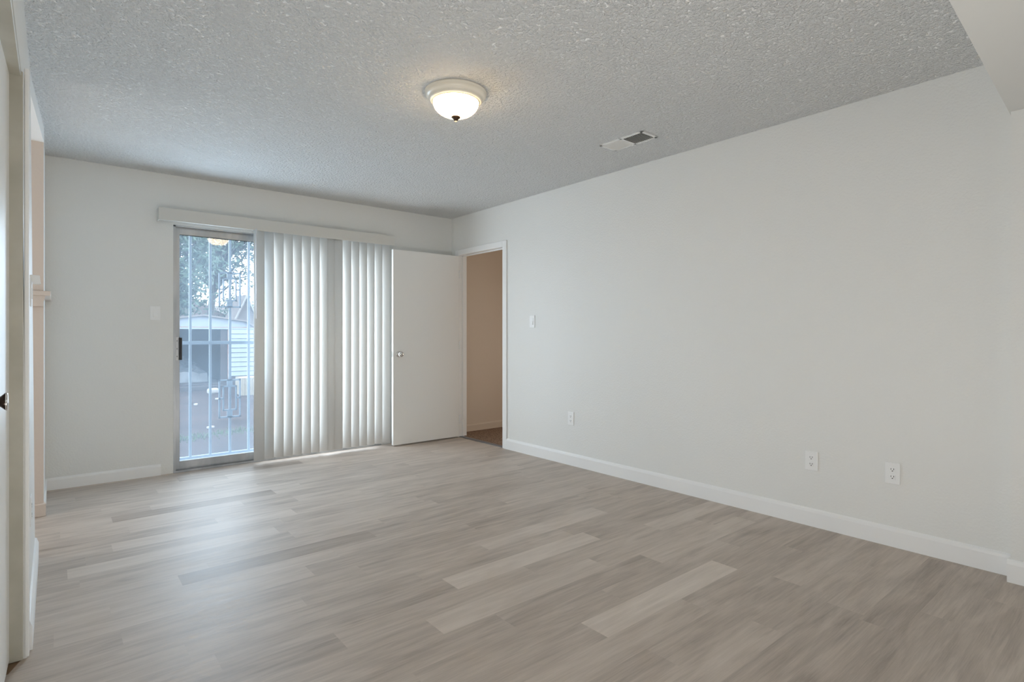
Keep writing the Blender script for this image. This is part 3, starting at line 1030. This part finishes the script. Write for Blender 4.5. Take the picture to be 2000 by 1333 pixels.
# houses behind
hs = thing('house', 'distant house with a low brown shingle roof behind the shed', 'house', (7.0, 31, GZ))
MB().box((3.0, 29.6, GZ), (13, 34, 1.6)).build('house_wall', M['stucco'], hs)
MB().prism([(29.0, 1.35), (32, 2.62), (35, 1.35)], 'x', 2.5, 13.5).build('roof', M['roof'], hs)
MB().prism([(2.2, 1.0), (3.9, 3.20), (6.2, 1.9), (6.2, 1.0)], 'y', 27.6, 31).build('cross_gable', M['roofpink'], hs)
h2 = thing('house', 'distant pale gabled house at the right edge of the glass', 'house', (8.0, 23, GZ))
GA, GT, GS = 5.970, 2.636, 2.195      # gable apex x, apex height, slope
GW = 1.3
MB().prism([(GA - GW, GZ), (GA - GW, GT - GS * GW), (GA, GT), (GA + GW, GT - GS * GW), (GA + GW, GZ)], 'y', 24, 25.6).build('house_wall', M['stucco'], h2)
MB().prism([(GA - GW - .1, GT - GS * (GW + .1)), (GA, GT), (GA + GW + .1, GT - GS * (GW + .1)), (GA + GW + .1, GT + .1 - GS * (GW + .1)), (GA, GT + .1), (GA - GW - .1, GT + .1 - GS * (GW + .1))], 'y', 23.95, 25.7).build('roof', M['roof'], h2)
MB().prism([(GA - GW - .1, GT - GS * (GW + .1) - .03), (GA, GT - .03), (GA + GW + .1, GT - GS * (GW + .1) - .03), (GA + GW + .1, GT + .1 - GS * (GW + .1)), (GA, GT + .1), (GA - GW - .1, GT + .1 - GS * (GW + .1))], 'y', 23.88, 23.95).build('rake_board', M['litter'], h2)

# trees
def tree(name, label, base_, trunk_h, crown_c, crown_r, nleaf, nbr, seed, leaf=0.085, group=None):
    rn = random.Random(seed)
    t = thing(name, label, 'tree', base_, group)
    tk = MB()
    bx, by, bz = base_
    top = Vector((crown_c[0], crown_c[1], crown_c[2] - crown_r[2] * .3))
    tk.tube([(bx, by, bz), (bx + .1, by, bz + trunk_h * .5), tuple(top)], [.16, .13, .08], 8)
    tips = []
    for i in range(nbr):
        while True:
            v = Vector((rn.uniform(-1, 1), rn.uniform(-1, 1), rn.uniform(-1, 1)))
            if v.length < 1:
                break
        e_ = Vector((crown_c[0] + v.x * crown_r[0], crown_c[1] + v.y * crown_r[1], crown_c[2] + v.z * crown_r[2]))
        s0 = Vector((bx, by, bz)).lerp(top, rn.uniform(.55, 1))
        mid = s0.lerp(e_, .5) + Vector((rn.uniform(-.2, .2), rn.uniform(-.2, .2), rn.uniform(0, .3)))
        tk.tube([tuple(s0), tuple(mid), tuple(e_)], [.045, .03, .010], 5)
        tips += [e_, mid.lerp(e_, .5)]
    tk.build('trunk', M['bark'], t)
    fo = MB()
    for i in range(nleaf):
        c = rn.choice(tips)
        p = c + Vector((rn.gauss(0, .26), rn.gauss(0, .26), rn.gauss(0, .22)))
        s_ = leaf * rn.uniform(.6, 1.3)
        u = Vector((rn.uniform(-1, 1), rn.uniform(-1, 1), rn.uniform(-1, 1))).normalized()
        v = u.orthogonal().normalized()
        fo.bm.faces.new([fo.bm.verts.new(q) for q in (p - u * s_, p + v * s_ * .42, p + u * s_, p - v * s_ * .42)])
    fo.build('foliage', M['leaf'], t, fix=False)
    return t
tree('tree', 'large leafy tree filling the upper glass behind the shed', (4.1, 21.8, GZ), 3.0, (4.5, 21.8, 5.0), (2.3, 1.3, 2.5), 8000, 80, 11)
tree('tree', 'dense dark tree at the left of the glass behind the shed', (2.4, 17.9, GZ), 2.4, (2.55, 17.9, 3.1), (.95, .8, 1.7), 4600, 40, 4)
tree('bush', 'small round bush between the distant houses', (6.46, 26.9, GZ), 1.2, (6.46, 26.9, 2.24), (.5, .25, .55), 1800, 14, 9)
